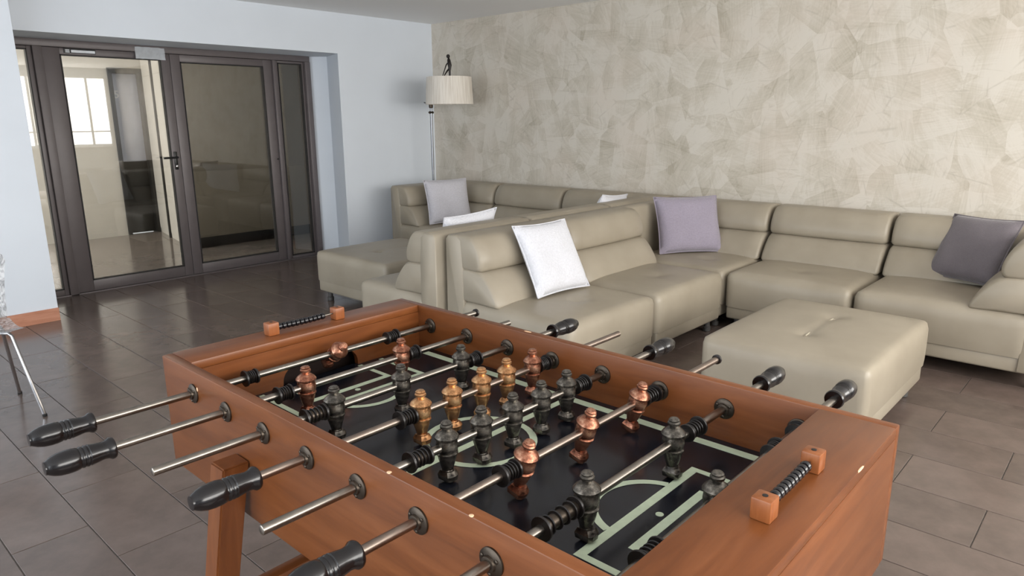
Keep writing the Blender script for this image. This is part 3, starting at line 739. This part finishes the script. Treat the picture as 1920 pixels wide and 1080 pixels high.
# chips of bare wood along the worn edges
for (x, y, z, a, b, c) in [(-1.46, YL-.0004, .862, .004, .0008, .005), (-.80, YL+.004, ZT-.001, .006, .004, .0016), (-1.12, YRi+.012, ZT-.001, .016, .006, .0016), (-.62, YL+.003, ZT-.001, .005, .0035, .0016), (TX1-.002, 1.08, ZT-.0012, .0026, .02, .0019)]:
    bm = bmesh.new(); bmesh.ops.create_icosphere(bm, subdivisions=2, radius=1)
    for v in bm.verts: v.co = FL((x, y, z))+Vector((v.co.x*a, v.co.y*b, v.co.z*c))
    finish(bm, 'edge_chip', MAT.setdefault('bare_wood', simple('bare_wood', srgb(214, 176, 140), .6)), ft)
# score counters
bead_me = None
for xs, ya, yb in ((-1.588, .842, 1.036), (-.322, .850, 1.028)):
    bm = bmesh.new(); tube(bm, [FL((xs, ya+.01, ZT+.018)), FL((xs, (ya+yb)/2, ZT+.016)), FL((xs, yb-.01, ZT+.018))], .002, 8)
    rail = finish(bm, 'score_rail', 'steel', ft)
    for y in (ya, yb):
        b_ = fb('score_block', (xs-.0145, xs+.0145, y-.0145, y+.0145, ZT+.0006, ZT+.033), 'wood_block', rail, .003)
        bm = bmesh.new(); lathe(bm, [(.004, ZT+.0325), (.004, ZT+.0338), (.002, ZT+.034)], 10, 'Z', FL((xs, y, 0))); finish(bm, 'screw', 'rubber', rail)
    for k in range(11):
        y = ya+.022+k*.0125
        if bead_me is None:
            bm = bmesh.new(); lathe(bm, [(.003, -.0055), (.0075, -.0048), (.0088, 0), (.0075, .0048), (.003, .0055)], 14, 'Y'); bo = finish(bm, 'bead', 'bead', rail); bead_me = bo.data
        else:
            bo = bpy.data.objects.new('bead', bead_me); C.objects.link(bo); bo.parent = rail
        bo.location = FL((xs, y, ZT+.0175-.0012*math.sin(math.pi*k/10)))

# figures: one turned figure per material, shared mesh
def fig_mesh(mat):
    bm = bmesh.new()
    lathe(bm, [(.003, .0485), (.0065, .048), (.0085, .0455), (.0078, .043), (.0098, .0405), (.0098, .037), (.0072, .034), (.0066, .0325), (.010, .030), (.0165, .0235), (.0188, .0195), (.0186, .0165),
               (.0160, .0135), (.0166, .0085), (.0172, .0), (.0164, -.0075), (.0148, -.0105), (.0170, -.0125), (.0166, -.0155), (.0146, -.0175), (.0138, -.024), (.0118, -.033), (.0098, -.041), (.0086, -.046), (.0096, -.0485), (.0080, -.050)], 18)
    pts = [(-.0105, -.0115), (.012, -.0115), (.016, -.006), (.016, .006), (.012, .0115), (-.0105, .0115)]
    prism(bm, pts, lambda x, y: Vector((x*.72, y*.78, -.0475)), lambda x, y: Vector((x, y, -.056)))
    prism(bm, pts, lambda x, y: Vector((x, y, -.056)), lambda x, y: Vector((x*.92, y*.92, -.0655)))
    for v in bm.verts: v.co.x *= 1.2; v.co.y *= 1.2; v.co.z *= .985
    o = finish(bm, 'player_figure', mat, None, ang=32); me = o.data; bpy.data.objects.remove(o); return me
FM = {k: fig_mesh(k) for k in ('copper', 'bronze', 'dark_fig')}
def new_from(me, name, parent, loc, rot=(0, 0, 0)):
    o = bpy.data.objects.new(name, me); C.objects.link(o); o.parent = parent; o.location = loc; o.rotation_euler = rot; return o
RR = .0078
# flange with three screws
def flange_mesh():
    bm = bmesh.new(); lathe(bm, [(.0215, 0), (.0215, .003), (.0185, .005), (.0125, .006), (.0115, .010), (.0095, .0105)], 24, 'Y')
    for k in range(3):
        a = 2.094*k+.5; lathe(bm, [(.003, .0045), (.003, .0066), (.0015, .0075)], 8, 'Y', (.0155*math.cos(a), 0, .0155*math.sin(a)))
    o = finish(bm, 'bushing', 'pewter', None); me = o.data; bpy.data.objects.remove(o); return me
FLM = flange_mesh()
def spring_mesh(length):
    bm = bmesh.new(); n = 4
    lathe(bm, [(.0085, 0), (.0188, .0005), (.0194, .0025), (.0188, .005), (.0115, .0058)], 20, 'Y')
    lathe(bm, [(.0115, length-.0055), (.0172, length-.005), (.0178, length-.0025), (.0170, length-.0004), (.0085, length)], 20, 'Y')
    a, b = .0075, length-.0065
    for k in range(n):
        c = a+(b-a)*(k+.5)/n; h = .0013
        lathe(bm, [(.0105, c-h), (.0145, c-h), (.0156, c), (.0145, c+h), (.0105, c+h)], 20, 'Y')
    nf = len(bm.faces)
    lathe(bm, [(.0108, .004), (.0112, .005), (.0112, length-.005), (.0108, length-.004)], 18, 'Y')
    bm.faces.ensure_lookup_table()
    for f in bm.faces[nf:]: f.material_index = 1
    o = finish(bm, 'bumper_spring', 'rubber', None, ang=50); me = o.data; me.materials.append(MAT['pewter']); bpy.data.objects.remove(o); return me
SP = {}
def grip_mesh():
    bm = bmesh.new()
    prof = [(.0085, 0), (.0165, .001), (.0180, .004), (.0180, .008), (.0150, .013), (.0142, .020), (.0155, .030)]
    for c in (.044, .051, .058): prof += [(.0172, c-.002), (.0162, c-.0008), (.0162, c+.0008), (.0174, c+.002)]
    prof += [(.0186, .068), (.0188, .078), (.0178, .090), (.0152, .100), (.0118, .107), (.0105, .109), (.0104, .1115), (.006, .112)]
    lathe(bm, [(r*1.12, h) for r, h in prof], 22, 'Y'); o = finish(bm, 'handle', 'grip', None, ang=40); me = o.data; bpy.data.objects.remove(o); return me
GM = grip_mesh()
# (left end y or handle inner end, right end, figures, figure material, tilt, springs)
RODS = [
 dict(lh=.394, re=1.457, figs=[.955], m='copper', tilt=-.75, sp=[(.706, .738), (1.112, 1.150)], cap=True),
 dict(lh=.380, re=1.443, figs=[.776, 1.045], m='copper', tilt=0, sp=[(.702, .738), (1.064, 1.096)]),
 dict(le=.387, rh=1.452, figs=[.749, .923, 1.107], m='dark_fig', tilt=0, sp=[(.676, .726), (1.132, 1.166)]),
 dict(lh=.498, re=1.560, figs=[.852, .938, 1.026, 1.107, 1.197], m='bronze', tilt=0, sp=[(.793, .833), (1.217, 1.252)]),
 dict(le=.422, rh=1.472, figs=[.785, .874, .963, 1.051, 1.136], m='dark_fig', tilt=0, sp=[(.695, .741), (1.165, 1.207)]),
 dict(lh=.484, re=1.542, figs=[.827, 1.003, 1.183], m='copper', tilt=.28, sp=[(.765, .806), (1.205, 1.255)], cap=True),
 dict(le=.440, rh=1.446, figs=[.803, 1.067], m='dark_fig', tilt=0, sp=[(.692, .776), (1.115, 1.165)]),
 dict(le=.430, rh=1.462, figs=[.935], m='dark_fig', tilt=0, sp=[(.716, .768), (1.135, 1.175), (1.247, 1.2705)]),
]
copper_rods = MAT.setdefault('rod_copper', simple('rod_copper_tone', srgb(140, 127, 117), .32, metal=1, noise=.14, nscale=35))
for i, R_ in enumerate(RODS):
    x = XRD[i]
    y0 = R_['lh']-.03 if 'lh' in R_ else R_['le']; y1 = R_['rh']+.03 if 'rh' in R_ else R_['re']
    bm = bmesh.new(); lathe(bm, [(RR*.8, y0-O_.y), (RR, y0+.001-O_.y), (RR, y1-.001-O_.y), (RR*.8, y1-O_.y)], 18, 'Y', (x-O_.x, 0, ZR))
    rod = finish(bm, 'rod', copper_rods if i in (3, 5) else 'steel', ft)
    def at_(y): return (x-O_.x, y-O_.y, ZR)
    for y in R_['figs']:
        mk = R_['m']
        if i == 3 and y > 1.15: mk = 'copper'
        new_from(FM[mk], 'player_figure', rod, at_(y), (0, R_['tilt'] if i != 0 else .95, 0))
    for a, b in R_['sp']:
        k = round(b-a, 4)
        if k not in SP: SP[k] = spring_mesh(k)
        if (a+b)/2 < .943: new_from(SP[k], 'bumper_spring', rod, at_(a))
        else: new_from(SP[k], 'bumper_spring', rod, at_(b), (0, 0, math.pi))
    if 'lh' in R_: new_from(GM, 'handle', rod, at_(R_['lh']), (0, 0, math.pi))
    if 'rh' in R_: new_from(GM, 'handle', rod, at_(R_['rh']))
    if R_.get('cap'):
        bm = bmesh.new(); lathe(bm, [(.009, 0), (.012, .001), (.012, .007), (.009, .008)], 16, 'Y', at_(R_['re']-.006)); finish(bm, 'end_cap', 'rubber', rod)
    for y, rz in ((YL, math.pi), (YLi, 0), (YRi, math.pi), (YRo, 0)): new_from(FLM, 'bushing', ft, at_(y), (0, 0, rz))
